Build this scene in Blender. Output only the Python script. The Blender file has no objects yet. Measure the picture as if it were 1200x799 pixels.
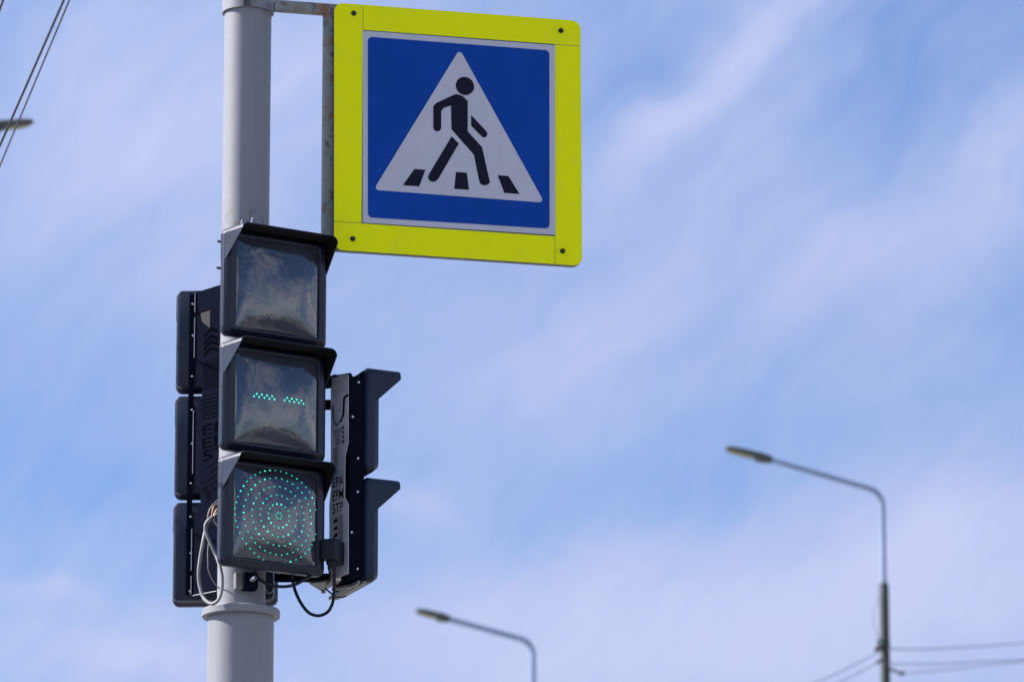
import bpy, bmesh, math, random
from mathutils import Vector, Matrix
random.seed(7)
R = math.radians
sc = bpy.context.scene
COL = sc.collection

# ------------------------------------------------------------------ camera
PITCH, FPX, CX, CY = R(14.0), 200.0 / 36.0 * 1200.0, 600.0, 399.5
EYE = Vector((0, 0, 1.6))
FWD = Vector((0, math.cos(PITCH), math.sin(PITCH)))
UP = Vector((0, -math.sin(PITCH), math.cos(PITCH)))
def ray(px, py):
    return FWD + Vector((1, 0, 0)) * ((px - CX) / FPX) + UP * ((CY - py) / FPX)
def at(px, py, Y):                       # a point measured on the photograph, at the distance Y where it stands
    d = ray(px, py)
    return EYE + d * (Y / d.y)
def onplane(px, py, p0, n):              # the same, on a given plane
    d = ray(px, py)
    return EYE + d * ((p0 - EYE).dot(n) / d.dot(n))

cam = bpy.data.cameras.new('camera')
camo = bpy.data.objects.new('camera', cam)
COL.objects.link(camo)
camo.location = EYE
camo.rotation_euler = (math.pi / 2 + PITCH, 0, 0)
cam.lens, cam.sensor_width, cam.sensor_fit = 200.0, 36.0, 'HORIZONTAL'
cam.clip_start, cam.clip_end = 0.1, 12000
cam.dof.use_dof = True
cam.dof.focus_distance = 21.9
cam.dof.aperture_fstop = 4.8
sc.camera = camo

# ------------------------------------------------------------------ materials
def nodes_of(m):
    m.use_nodes = True
    nt = m.node_tree
    return nt, nt.nodes, nt.links, nt.nodes['Principled BSDF']

def mat(name, base, rough=0.5, metal=0.0, spec=0.5, var=0.12, scale=6.0, bump=0.0, bscale=60.0,
        spots=None, spot_scale=30.0, spot_lo=0.62, spot_hi=0.68, rvar=0.1, stretch=(1, 1, 1)):
    m = bpy.data.materials.new(name)
    nt, n, l, p = nodes_of(m)
    tc = n.new('ShaderNodeTexCoord')
    mp = n.new('ShaderNodeMapping'); mp.inputs['Scale'].default_value = stretch
    l.new(tc.outputs['Object'], mp.inputs['Vector'])
    ns = n.new('ShaderNodeTexNoise'); ns.inputs['Scale'].default_value = scale
    ns.inputs['Detail'].default_value = 6; ns.inputs['Roughness'].default_value = 0.65
    l.new(mp.outputs[0], ns.inputs['Vector'])
    rp = n.new('ShaderNodeValToRGB')
    rp.color_ramp.elements[0].position, rp.color_ramp.elements[1].position = 0.3, 0.7
    rp.color_ramp.elements[0].color = tuple(c * (1 - var) for c in base) + (1,)
    rp.color_ramp.elements[1].color = tuple(min(1, c * (1 + var)) for c in base) + (1,)
    l.new(ns.outputs['Fac'], rp.inputs['Fac'])
    col = rp.outputs['Color']
    if spots:
        for k, (sc_, scl, lo, hi, amt) in enumerate(spots):
            s2 = n.new('ShaderNodeTexNoise'); s2.inputs['Scale'].default_value = scl
            s2.inputs['Detail'].default_value = 8; s2.inputs['Roughness'].default_value = 0.7
            mp2 = n.new('ShaderNodeMapping'); mp2.inputs['Location'].default_value = (k * 7.3, 1.7 * k, 3.1)
            l.new(tc.outputs['Object'], mp2.inputs['Vector']); l.new(mp2.outputs[0], s2.inputs['Vector'])
            mr = n.new('ShaderNodeMapRange'); mr.inputs['From Min'].default_value = lo; mr.inputs['From Max'].default_value = hi
            mr.inputs['To Max'].default_value = amt
            l.new(s2.outputs['Fac'], mr.inputs['Value'])
            mx = n.new('ShaderNodeMixRGB'); mx.inputs['Color2'].default_value = sc_ + (1,)
            l.new(mr.outputs[0], mx.inputs['Fac']); l.new(col, mx.inputs['Color1'])
            col = mx.outputs['Color']
    l.new(col, p.inputs['Base Color'])
    rr = n.new('ShaderNodeMapRange')
    rr.inputs['To Min'].default_value = max(0.02, rough - rvar); rr.inputs['To Max'].default_value = min(1, rough + rvar)
    l.new(ns.outputs['Fac'], rr.inputs['Value']); l.new(rr.outputs[0], p.inputs['Roughness'])
    p.inputs['Metallic'].default_value = metal
    p.inputs['Specular IOR Level'].default_value = spec
    if bump:
        bn = n.new('ShaderNodeTexNoise'); bn.inputs['Scale'].default_value = bscale; bn.inputs['Detail'].default_value = 4
        l.new(tc.outputs['Object'], bn.inputs['Vector'])
        b = n.new('ShaderNodeBump'); b.inputs['Strength'].default_value = bump; b.inputs['Distance'].default_value = 0.01
        l.new(bn.outputs['Fac'], b.inputs['Height']); l.new(b.outputs[0], p.inputs['Normal'])
    return m

M = {}
M['pole'] = mat('pole_paint', (0.235, 0.237, 0.263), 0.55, var=0.05, scale=5, bump=0.08, bscale=14,
                spots=[((0.30, 0.26, 0.21), 9, 0.66, 0.74, 0.5), ((0.2, 0.17, 0.14), 45, 0.72, 0.75, 0.6)], stretch=(1, 1, .25))
def pole_details(m, zband, amount):
    nt = m.node_tree; n, l = nt.nodes, nt.links; p = n['Principled BSDF']
    col = p.inputs['Base Color'].links[0].from_socket
    tc = n.new('ShaderNodeTexCoord'); sp_ = n.new('ShaderNodeSeparateXYZ'); l.new(tc.outputs['Object'], sp_.inputs[0])
    def stain(scale, stretch, lo, hi, colr, band=None, amt=.7):
        nonlocal col
        mp = n.new('ShaderNodeMapping'); mp.inputs['Scale'].default_value = stretch; l.new(tc.outputs['Object'], mp.inputs['Vector'])
        ns = n.new('ShaderNodeTexNoise'); ns.inputs['Scale'].default_value = scale; ns.inputs['Detail'].default_value = 7; ns.inputs['Roughness'].default_value = .68
        l.new(mp.outputs[0], ns.inputs['Vector'])
        f = n.new('ShaderNodeMapRange'); f.inputs['From Min'].default_value = lo; f.inputs['From Max'].default_value = hi; f.inputs['To Max'].default_value = amt
        l.new(ns.outputs['Fac'], f.inputs['Value']); fac = f.outputs[0]
        if band:
            z0, hw = band
            a = n.new('ShaderNodeMath'); a.operation = 'SUBTRACT'; a.inputs[1].default_value = z0; l.new(sp_.outputs[2], a.inputs[0])
            b = n.new('ShaderNodeMath'); b.operation = 'ABSOLUTE'; l.new(a.outputs[0], b.inputs[0])
            c = n.new('ShaderNodeMapRange'); c.inputs['From Min'].default_value = hw; c.inputs['From Max'].default_value = hw*.4; l.new(b.outputs[0], c.inputs['Value'])
            d = n.new('ShaderNodeMath'); d.operation = 'MULTIPLY'; l.new(c.outputs[0], d.inputs[0]); l.new(fac, d.inputs[1]); fac = d.outputs[0]
        mx = n.new('ShaderNodeMixRGB'); mx.inputs['Color2'].default_value = colr + (1,); l.new(fac, mx.inputs['Fac']); l.new(col, mx.inputs['Color1']); col = mx.outputs['Color']
    stain(16, (1, 1, .06), .56, .72, (.15, .145, .14), None, .45)
    stain(34, (1, 1, .5), .50, .60, (.17, .14, .115), (zband, .05), .8)
    stain(60, (1, 1, 1), .70, .74, (.10, .09, .085), None, .7)
    l.new(col, p.inputs['Base Color'])
pole_details(M['pole'], at(287, 254, 20.9).z, 1)
M['housing'] = mat('black_plastic', (0.015, 0.023, 0.048), 0.42, spec=0.28, var=0.2, scale=9, bump=0.05, bscale=60,
                   spots=[((0.09, 0.085, 0.08), 14, 0.6, 0.8, 0.35)])
M['bezel'] = mat('bezel_plastic', (0.008, 0.012, 0.026), 0.40, spec=0.4, var=0.2, scale=9, bump=0.03, bscale=60)
M['hood'] = mat('hood_plastic', (0.015, 0.023, 0.048), 0.42, spec=0.24, var=0.25, scale=10, bump=0.05, bscale=60,
                spots=[((0.10, 0.09, 0.08), 22, 0.62, 0.8, 0.4)])
M['hood_shade'] = mat('hood_inside_shade', (0.008, 0.008, 0.010), 0.7, spec=.3, var=0.3, scale=14, spots=[((0.06, 0.055, 0.05), 30, 0.64, 0.8, 0.4)])  # blacker than the hood plastic, to hold the shade inside the hoods
M['channel'] = mat('black_painted_steel', (0.006, 0.008, 0.016), 0.8, spec=0.0, var=0.2, scale=12, bump=0.04)
M['zinc'] = mat('galvanised_plate', (0.36, 0.365, 0.40), 0.5, metal=0.1, var=0.25, scale=10, bump=0.05,
                spots=[((0.25, 0.26, 0.29), 18, 0.58, 0.7, 0.6)])
M['edge'] = mat('sunlit_edge_tone', (0.45, 0.45, 0.47), 0.4, metal=0.5, var=0.2, scale=30)  # pale tone standing for sunlight caught on the plate edges
M['cut'] = mat('cut_out_shade', (0.002, 0.0025, 0.004), 0.85, spec=0.0, var=0.1)  # near black in place of the dark depth of the cut-outs
M['bolt'] = mat('bolt_steel', (0.5, 0.5, 0.5), 0.3, metal=0.8, var=0.15, scale=60)
M['bolt_dark'] = mat('dark_bolt', (0.03, 0.028, 0.025), 0.5, metal=0.4, var=0.3, scale=80, spots=[((.12, .07, .03), 120, .55, .65, .7)])
M['yellow'] = mat('fluorescent_yellow_sheeting', (1.0, 1.0, 0.0), 0.45, spec=0.12, var=0.07, scale=9, stretch=(1, 1, .18),
                  spots=[((0.30, 0.29, 0.06), 60, 0.70, 0.75, 0.6), ((0.62, 0.60, 0.10), 11, 0.5, 0.8, 0.16)])
M['signblue'] = mat('blue_sheeting', (0.0, 0.056, 0.34), 0.4, spec=0.14, var=0.09, scale=8, rvar=.08, stretch=(1, 1, .3), bump=.03, bscale=25)
M['signwhite'] = mat('white_sheeting', (0.56, 0.545, 0.605), 0.45, spec=0.2, var=0.05, scale=6)
M['signblack'] = mat('black_sheeting', (0.007, 0.009, 0.024), 0.45, spec=0.12, var=0.1, scale=8)
M['signback'] = mat('sign_back', (0.12, 0.12, 0.13), 0.5, metal=.3, var=0.1)
M['frame'] = mat('weathered_grey_paint', (0.22, 0.235, 0.225), 0.6, var=0.18, scale=14, bump=0.2, bscale=70,
                 spots=[((0.05, 0.045, 0.045), 24, 0.54, 0.59, 0.85), ((0.24, 0.10, 0.045), 13, 0.52, 0.66, 0.9)])
M['cable_black'] = mat('black_cable', (0.006, 0.007, 0.014), 0.45, spec=.25, var=0.15)
M['cable_grey'] = mat('grey_cable', (0.24, 0.235, 0.235), 0.55, var=0.1, scale=20)
M['cable_orange'] = mat('orange_wire', (0.55, 0.22, 0.08), 0.5, var=0.1)
M['cable_yellow'] = mat('pale_wire', (0.55, 0.52, 0.36), 0.5, var=0.1)
M['lamp_tube'] = mat('lamp_tube_hazed', (0.24, 0.31, 0.46), 0.6, var=0.1, scale=3)  # grey paint made paler and bluer to carry the haze of distance
M['lamp_post'] = mat('lamp_post_dark', (0.032, 0.040, 0.040), 0.6, var=0.2, scale=3)
M['lamp_head'] = mat('lamp_head_grey', (0.05, 0.055, 0.052), 0.5, var=0.15, scale=8)
M['lamp_lens'] = mat('lamp_lens_olive', (0.22, 0.21, 0.09), 0.35, var=0.2, scale=14)
M['wire'] = mat('overhead_wire', (0.02, 0.023, 0.03), 0.6, var=0.1)
M['wire_grey'] = mat('overhead_wire_grey', (0.27, 0.27, 0.38), 0.6, var=0.1)
M['wire_far'] = mat('weathered_wire', (0.07, 0.07, 0.10), 0.6, var=0.1)
M['tray'] = mat('grey_steel_tray', (0.20, 0.195, 0.185), 0.5, metal=.1, var=0.2, scale=20, bump=.05)
M['asphalt'] = mat('asphalt', (0.048, 0.047, 0.048), 0.85, var=0.25, scale=0.8, bump=.3, bscale=80)
M['paving'] = mat('paving', (0.18, 0.178, 0.172), 0.85, var=0.2, scale=0.7, bump=.2)
M['kerb'] = mat('kerb_concrete', (0.30, 0.29, 0.28), 0.8, var=0.15, scale=2)
M['paint'] = mat('road_paint', (0.6, 0.6, 0.6), 0.7, var=0.15, scale=4)
M['soil'] = mat('dry_ground', (0.27, 0.26, 0.235), 0.95, var=0.25, scale=0.05)

def lens_material():
    m = bpy.data.materials.new('smoked_signal_lens')
    nt, n, l, p = nodes_of(m)
    tc = n.new('ShaderNodeTexCoord')
    ns = n.new('ShaderNodeTexNoise'); ns.inputs['Scale'].default_value = 7; ns.inputs['Detail'].default_value = 5
    l.new(tc.outputs['Object'], ns.inputs['Vector'])
    rp = n.new('ShaderNodeValToRGB')
    rp.color_ramp.elements[0].color = (0.026, 0.031, 0.046, 1); rp.color_ramp.elements[1].color = (0.048, 0.053, 0.070, 1)
    rp.color_ramp.elements[0].position, rp.color_ramp.elements[1].position = .3, .7
    l.new(ns.outputs['Fac'], rp.inputs['Fac'])
    # dust specks and dried drops
    vo = n.new('ShaderNodeTexVoronoi'); vo.inputs['Scale'].default_value = 62; vo.inputs['Randomness'].default_value = 1
    l.new(tc.outputs['Object'], vo.inputs['Vector'])
    mr = n.new('ShaderNodeMapRange'); mr.inputs['From Min'].default_value = .20; mr.inputs['From Max'].default_value = .10
    l.new(vo.outputs['Distance'], mr.inputs['Value'])
    sep = n.new('ShaderNodeSeparateColor'); l.new(vo.outputs['Color'], sep.inputs[0])
    gt = n.new('ShaderNodeMath'); gt.operation = 'GREATER_THAN'; gt.inputs[1].default_value = .72
    l.new(sep.outputs[0], gt.inputs[0])
    mu = n.new('ShaderNodeMath'); mu.operation = 'MULTIPLY'; l.new(mr.outputs[0], mu.inputs[0]); l.new(gt.outputs[0], mu.inputs[1])
    m2 = n.new('ShaderNodeMath'); m2.operation = 'MULTIPLY'; m2.inputs[1].default_value = .5; l.new(mu.outputs[0], m2.inputs[0])
    mx = n.new('ShaderNodeMixRGB'); mx.inputs['Color2'].default_value = (.26, .27, .30, 1)
    l.new(m2.outputs[0], mx.inputs['Fac']); l.new(rp.outputs[0], mx.inputs['Color1'])
    l.new(mx.outputs[0], p.inputs['Base Color'])
    p.inputs['Roughness'].default_value = 0.045
    p.inputs['IOR'].default_value = 1.85
    b = n.new('ShaderNodeTexNoise'); b.inputs['Scale'].default_value = 12; b.inputs['Detail'].default_value = 5; b.inputs['Distortion'].default_value = .6
    l.new(tc.outputs['Object'], b.inputs['Vector'])
    bp = n.new('ShaderNodeBump'); bp.inputs['Strength'].default_value = .16; bp.inputs['Distance'].default_value = .012
    l.new(b.outputs['Fac'], bp.inputs['Height']); l.new(bp.outputs[0], p.inputs['Normal'])
    return m
M['lens'] = lens_material()

def led_material(name, col, strength):
    m = bpy.data.materials.new(name)
    nt, n, l, p = nodes_of(m)
    p.inputs['Base Color'].default_value = (0.02, 0.25, 0.2, 1)
    p.inputs['Emission Color'].default_value = col + (1,)
    p.inputs['Emission Strength'].default_value = strength
    return m
M['led'] = led_material('green_led', (0.0, 0.46, 0.33), 1.0)
M['led_bright'] = led_material('bright_green_led', (0.04, 0.75, 0.55), 1.0)

# ------------------------------------------------------------------ object helpers
def tag(o, label=None, cat=None, group=None, kind=None):
    if label: o['label'] = label
    if cat: o['category'] = cat
    if group: o['group'] = group
    if kind: o['kind'] = kind
    return o
def empty(name, loc, rz=0.0):
    o = bpy.data.objects.new(name, None)
    o.empty_display_size = 0.2
    o.location = loc; o.rotation_euler = (0, 0, rz)
    COL.objects.link(o)
    o['_m'] = 0
    del o['_m']
    return o
MATS = {}
def mw(o):
    m = Matrix.Translation(o.location) @ o.rotation_euler.to_matrix().to_4x4()
    return mw(o.parent) @ m if o.parent else m

class MB:
    def __init__(s):
        s.bm = bmesh.new(); s.mi = 0
    def face(s, pts):
        vs = [s.bm.verts.new(p) for p in pts]
        f = s.bm.faces.new(vs); f.material_index = s.mi
        return f
    def hull_loops(s, loops, cap0=True, cap1=True, closed=True):
        """skin consecutive loops of equal length"""
        L = [[s.bm.verts.new(p) for p in lp] for lp in loops]
        n = len(L[0])
        for a, b in zip(L, L[1:]):
            for i in range(n if closed else n - 1):
                j = (i + 1) % n
                f = s.bm.faces.new((a[i], a[j], b[j], b[i])); f.material_index = s.mi
        if cap0: s.bm.faces.new(list(reversed(L[0]))).material_index = s.mi
        if cap1: s.bm.faces.new(L[-1]).material_index = s.mi
        return L
    def box(s, c, size, mx=None, bevel=0.0):
        c = Vector(c); hx, hy, hz = (d / 2 for d in size)
        vs = []
        for x, y, z in ((-1,-1,-1),(1,-1,-1),(1,1,-1),(-1,1,-1),(-1,-1,1),(1,-1,1),(1,1,1),(-1,1,1)):
            v = Vector((x*hx, y*hy, z*hz))
            if mx: v = mx @ v
            vs.append(s.bm.verts.new(c + v))
        fs = []
        for q in ((0,3,2,1),(4,5,6,7),(0,1,5,4),(1,2,6,5),(2,3,7,6),(3,0,4,7)):
            f = s.bm.faces.new([vs[i] for i in q]); f.material_index = s.mi; fs.append(f)
        if bevel:
            ed = list({e for f in fs for e in f.edges})
            bmesh.ops.bevel(s.bm, geom=ed, offset=bevel, segments=2, affect='EDGES', profile=.6)
        return s
    def prism(s, poly, o, ex, ey, ez, d0, d1):
        """polygon in (ex,ey) at origin o, extruded along ez from d0 to d1"""
        a = [o + ex*p[0] + ey*p[1] + ez*d0 for p in poly]
        b = [o + ex*p[0] + ey*p[1] + ez*d1 for p in poly]
        s.hull_loops([a, b])
        return s
    def tube(s, pts, r, seg=10, r1=None, cap=True):
        pts = [Vector(p) for p in pts]
        loops = []; nrm = None
        for i, p in enumerate(pts):
            t = (pts[min(i+1, len(pts)-1)] - pts[max(i-1, 0)]).normalized()
            if nrm is None:
                a = Vector((0,0,1)) if abs(t.z) < .9 else Vector((1,0,0))
                nrm = (a - t*a.dot(t)).normalized()
            else:
                nrm = (nrm - t*nrm.dot(t)).normalized()
            bn = t.cross(nrm)
            rr = r if r1 is None else r + (r1 - r) * i / (len(pts)-1)
            loops.append([p + nrm*rr*math.cos(2*math.pi*k/seg) + bn*rr*math.sin(2*math.pi*k/seg) for k in range(seg)])
        s.hull_loops(loops, cap, cap)
        return s
    def lathe(s, prof, c, seg=64, cap=True):
        c = Vector(c)
        loops = [[c + Vector((r*math.cos(2*math.pi*k/seg), r*math.sin(2*math.pi*k/seg), z)) for k in range(seg)] for r, z in prof]
        s.hull_loops(loops, cap, cap)
        return s
    def build(s, name, mats, parent=None, world=True, smooth=35, recalc=True):
        if parent is not None and world:
            s.bm.transform(mw(parent).inverted())
        s.bm.normal_update()
        ng = [f for f in s.bm.faces if len(f.verts) > 4]
        if ng: bmesh.ops.triangulate(s.bm, faces=ng)
        if recalc: bmesh.ops.recalc_face_normals(s.bm, faces=s.bm.faces[:])
        me = bpy.data.meshes.new(name)
        s.bm.to_mesh(me); s.bm.free()
        for m in (mats if isinstance(mats, (list, tuple)) else [mats]): me.materials.append(m)
        if smooth:
            me.shade_smooth(); me.set_sharp_from_angle(angle=R(smooth))
        o = bpy.data.objects.new(name, me)
        COL.objects.link(o)
        if parent is not None: o.parent = parent
        return o

def rrect(hw, hh, r, n=6):
    """rounded rectangle outline, ccw"""
    out = []
    for cx, cy, a0 in ((hw-r, hh-r, 0), (-hw+r, hh-r, 90), (-hw+r, -hh+r, 180), (hw-r, -hh+r, 270)):
        for k in range(n+1):
            a = R(a0 + 90*k/n)
            out.append((cx + r*math.cos(a), cy + r*math.sin(a)))
    return out
def round_poly(pts, rad, n=6):
    out = []
    m = len(pts)
    for i in range(m):
        p0, p, p1 = Vector(pts[i-1]), Vector(pts[i]), Vector(pts[(i+1) % m])
        r = rad[i] if isinstance(rad, (list, tuple)) else rad
        a, b = (p0-p).normalized(), (p1-p).normalized()
        ang = a.angle(b)
        if r <= 0: out.append(tuple(p)); continue
        d = r / math.tan(ang/2)
        c = p + (a+b).normalized() * (r / math.sin(ang/2))
        s, e = p + a*d, p + b*d
        a0 = math.atan2((s-c).y, (s-c).x); a1 = math.atan2((e-c).y, (e-c).x)
        da = (a1 - a0 + math.pi) % (2*math.pi) - math.pi
        for k in range(n+1):
            t = a0 + da*k/n
            out.append((c.x + r*math.cos(t), c.y + r*math.sin(t)))
    return out
def spline(pts, k=8):
    """Catmull-Rom through points"""
    P = [Vector(p) for p in pts]
    P = [P[0]*2 - P[1]] + P + [P[-1]*2 - P[-2]]
    out = []
    for i in range(1, len(P)-2):
        a, b, c, d = P[i-1:i+3]
        for j in range(k):
            t = j/k
            out.append(.5*((2*b) + (c-a)*t + (2*a-5*b+4*c-d)*t*t + (3*b-a-3*c+d)*t**3))
    out.append(P[-2])
    return out
V = Vector
EZ = V((0, 0, 1))

# ------------------------------------------------------------------ the setting: ground, road, pavements
YP = 21.0
PX = at(287.0, 330, YP).x                       # pole axis
a_dir = V((.78, -.626, 0)); s_dir = V((-.626, -.78, 0))    # along the road, across it from the pole
pole_base = V((PX, YP, 0))
def strip(name, o0, o1, z, m, half=260, label=None, lo=None, hi=None):
    b = MB()
    l0, l1 = (-half if lo is None else lo), (half if hi is None else hi)
    b.face([pole_base*1 + s_dir*o0 + a_dir*l0 + EZ*z, pole_base + s_dir*o1 + a_dir*l0 + EZ*z,
            pole_base + s_dir*o1 + a_dir*l1 + EZ*z, pole_base + s_dir*o0 + a_dir*l1 + EZ*z])
    return tag(b.build(name, m, smooth=0), kind='structure')
b = MB(); b.face([V((-5000,-5000,0)), V((5000,-5000,0)), V((5000,5000,0)), V((-5000,5000,0))])
tag(b.build('ground', M['soil'], smooth=0), kind='structure')
b = MB(); b.face([V((x, y, .003)) for x, y in ((8, -30), (140, -110), (150, 30), (9, 16))])  # unseen dark ground added for the signal lenses to mirror
tag(b.build('reflection_apron', M['asphalt'], smooth=0), kind='structure')
strip('road', 1.0, 14.0, .004, M['asphalt'])
def raised(name, o0, o1, h, m):
    b = MB()
    q = [pole_base + s_dir*o + a_dir*t for o, t in ((o0,-260),(o1,-260),(o1,260),(o0,260))]
    b.hull_loops([[p + EZ*.002 for p in q], [p + EZ*h for p in q]])
    return tag(b.build(name, m, smooth=0), kind='structure')
raised('pavement', -4.0, .85, .12, M['paving']); raised('pavement', 14.15, 18.5, .12, M['paving'])
raised('kerb', .85, 1.0, .13, M['kerb']); raised('kerb', 14.0, 14.15, .13, M['kerb'])
b = MB()
for k in range(-40, 41):
    if abs(k*6.0 - 3) < 8: continue
    c = pole_base + s_dir*7.5 + a_dir*(k*6.0) + EZ*.008
    b.face([c + s_dir*x + a_dir*y for x, y in ((-.07,-1.5),(.07,-1.5),(.07,1.5),(-.07,1.5))])
for k in range(12):
    c = pole_base + s_dir*(1.6 + k*1.06) + a_dir*3.0 + EZ*.008
    b.face([c + s_dir*x + a_dir*y for x, y in ((-.22,-2),(.22,-2),(.22,2),(-.22,2))])
tag(b.build('road_markings', M['paint'], smooth=0), kind='structure')

# a low wooded ridge round the horizon
b = MB(); ring = []
for k in range(361):
    a = 2*math.pi*k/360; hgt = random.uniform(-4, 7) + 9 + 5*math.sin(3*a+1) + 4*math.sin(11*a) + 2*math.sin(29*a)
    ring.append([V((520*math.cos(a), 520*math.sin(a), -1)), V((560*math.cos(a), 560*math.sin(a), max(5, hgt))), V((760*math.cos(a), 760*math.sin(a), -1))])
b.hull_loops(ring, False, False, closed=False)
M['ridge'] = mat('wooded_ridge', (0.05, 0.06, 0.035), .95, var=.4, scale=.05)
tag(b.build('hills', M['ridge'], smooth=60), kind='structure')

# ------------------------------------------------------------------ the pole
zc = lambda py, Y=YP, px=287: at(px, py, Y).z
pole = tag(empty('signal_pole', pole_base), 'pale grey round steel pole that carries the traffic lights, stepped at a flange ring', 'pole')
zf = zc(719.3)                                   # mid-height of the flange ring
RL, RU, RF = .1245, .0905, .147
b = MB(); b.lathe([(RL+.05, .125), (RL+.05, .15), (RL+.002, .152), (RL, zf-.015)], pole_base, 72); b.build('lower_tube', M['pole'], pole)
b = MB(); b.lathe([(RU, zf+.01), (RU, zc(20)), (RU, zc(-60)), (RU*.97, zc(-64))], pole_base, 72); b.build('upper_tube', M['pole'], pole)
b = MB(); b.lathe([(RF-.004, zf-.0155), (RF, zf-.012), (RF, zf+.011), (RF-.004, zf+.0155)], pole_base, 72); b.build('flange_ring', M['pole'], pole)
# clamp band at the top: two half shells with a slot between lugs
zb0, zb1 = zc(16.5), zc(-32)
def shell(mb, a0, a1, r0, r1, z0, z1, n=28):
    loops = []
    for k in range(n+1):
        a = R(a0 + (a1-a0)*k/n); c, s_ = math.cos(a), math.sin(a)
        loops.append([pole_base + V((r0*c, r0*s_, z0)), pole_base + V((r1*c, r1*s_, z0)), pole_base + V((r1*c, r1*s_, z1)), pole_base + V((r0*c, r0*s_, z1))])
    mb.hull_loops(loops)
b = MB()
shell(b, 278, 438, RU+.002, RU+.0095, zb0, zb1); shell(b, 98, 264, RU+.002, RU+.0095, zb0, zb1)
for ang in (264.5, 277.5):
    a = R(ang); d = V((math.cos(a), math.sin(a), 0)); t = V((-d.y, d.x, 0))
    b.box(pole_base + d*(RU+.022) + EZ*((zb0+zb1)/2), (.04, .004, zb1-zb0), Matrix((d, t, EZ)).transposed())
b.build('clamp_band', M['pole'], pole)
a = R(271); d = V((math.cos(a), math.sin(a), 0)); t = V((-d.y, d.x, 0))
for zz in (zc(2), zc(-18)):
    c = pole_base + d*(RU+.028) + EZ*zz
    b = MB(); b.tube([c - t*.03, c + t*.03], .006, 8); b.build('clamp_bolt', M['bolt_dark'], pole)

# clamp blocks that fix the front light, just under it
fr = tag(empty('signal_clamp', at(290, 681, YP-.12)), 'square black clamp block bolted on the pole just under the front traffic light', 'clamp')
n30 = V((math.sin(R(14)), -math.cos(R(14)), 0)); u30 = V((math.cos(R(14)), math.sin(R(14)), 0))
FM = Matrix((u30, n30, EZ)).transposed()
c = at(280, 681, YP-.10); b = MB(); b.box(c, (.034, .05, .062), FM, .003); b.build('spacer', M['tray'], fr)
c = at(292.5, 681.5, YP-.115); b = MB(); b.box(c, (.052, .065, .06), FM, .003); b.build('block', M['channel'], fr)
b = MB(); b.tube([c + n30*.03, c + n30*.05 + u30*.012 + EZ*.006], .0085, 10); b.build('bolt', M['bolt'], fr)

# ------------------------------------------------------------------ pedestrian crossing sign
SA = R(14.3)
nS = V((math.sin(SA), -math.cos(SA), 0)); uS = V((math.cos(SA), math.sin(SA), 0))
S0 = at(391.5, 150, YP - .055)
def sp(px, py):
    p = onplane(px, py, S0, nS) - S0
    return (p.dot(uS), p.z)
c1 = lambda x, y: (380 + x/2.497, y/2.497)       # measured in an enlargement of the sign
c2 = lambda x, y: (440 + x/3.995, 50 + y/3.995)
def S1(pts): return [sp(*c1(*p)) for p in pts]
def S2(pts): return [sp(*c2(*p)) for p in pts]
sign = tag(empty('crossing_sign', S0 - EZ*.45, SA), 'square blue pedestrian crossing sign with a wide fluorescent yellow border', 'road sign')
def flat(name, polys, m, d0, d1, parent=None, bev=0):
    b = MB()
    for poly in polys: b.prism(poly, S0, uS, EZ, nS, d0, d1)
    return b.build(name, m, parent or sign, smooth=30)
outer = S1([(29,8.5),(750,62.5),(754.5,778.5),(28,731)])
W_ = outer[1][0] - outer[0][0]
back = round_poly([(outer[0][0]+.001,outer[0][1]-.001),(outer[1][0]-.001,outer[1][1]-.001),(outer[2][0]-.001,outer[2][1]-.003),(outer[3][0]+.001,outer[3][1]-.003)], .036, 8)
flat('backing_plate', [back], M['signback'], -.022, -.0005)
g = .0011
TL, TR, BR, BL = [V(p) for p in outer]
# four strips laid pinwheel fashion round the sign
xl = sp(424.6, 150)[0]; yb = sp(391, 259.6)[1]; yt = sp(665, 53.5)[1]; xr = sp(650.3, 290)[0]
rc = .036
border = [
    (round_poly([tuple(TL), (xl-g, TL.y), (xl-g, yb+g), (BL.x, yb+g)], [rc,0,0,0], 8)),
    (round_poly([(xl+g, TL.y), tuple(TR), (TR.x, yt+g), (xl+g, yt+g)], [0,rc,0,0], 8)),
    (round_poly([(xr+g, yt-g), (TR.x, yt-g), tuple(BR), (xr+g, BR.y)], [0,0,rc,0], 8)),
    (round_poly([(BL.x, yb-g), (xr-g, yb-g), (xr-g, BL.y), tuple(BL)], [0,0,0,rc], 8)),
]
for poly in border: flat('border_strip', [poly], M['yellow'], .0, .0012)
wp = S1([(112,91),(675,134),(676,688),(112,652)])
flat('white_panel', [wp], M['signwhite'], .0014, .003)
bl = S1([(127,109),(658,149),(658.5,670),(127,637)])
flat('blue_panel', [round_poly(bl, .018, 8)], M['signblue'], .0032, .0042)
tri = S2([(392.5,33),(789,751),(-10,691)])
flat('white_triangle', [round_poly(tri, .012, 8)], M['signwhite'], .0044, .0054)
body = S2([(378,244),(405,252),(430,276),(430,418),(497,492),(534,656),(528,664),(519,669),(508,670),(497,668),(488,661),(484,650),(459,527),(354,408),(352,297),(318,308),(306,324),(306,402),(303,411),(297,416),(288,418),(279,416),(272,410),(269,401),(269,300),(282,286),(368,246)])
arm = S2([(446,342),(517,417),(522,427),(521,437),(515,444),(506,447),(497,443),(446,391)])
leg = S2([(355,441),(388,476),(293,639),(286,647),(276,653),(266,654),(254,650),(246,641),(244,631),(248,620)])
hd = S2([(417,206)])[0]
rh = .0365
head = [(hd[0] + rh*math.cos(2*math.pi*k/40), hd[1] + rh*math.sin(2*math.pi*k/40)) for k in range(40)]
flat('walking_figure', [body, arm, leg, head], M['signblack'], .0056, .0066)
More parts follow.
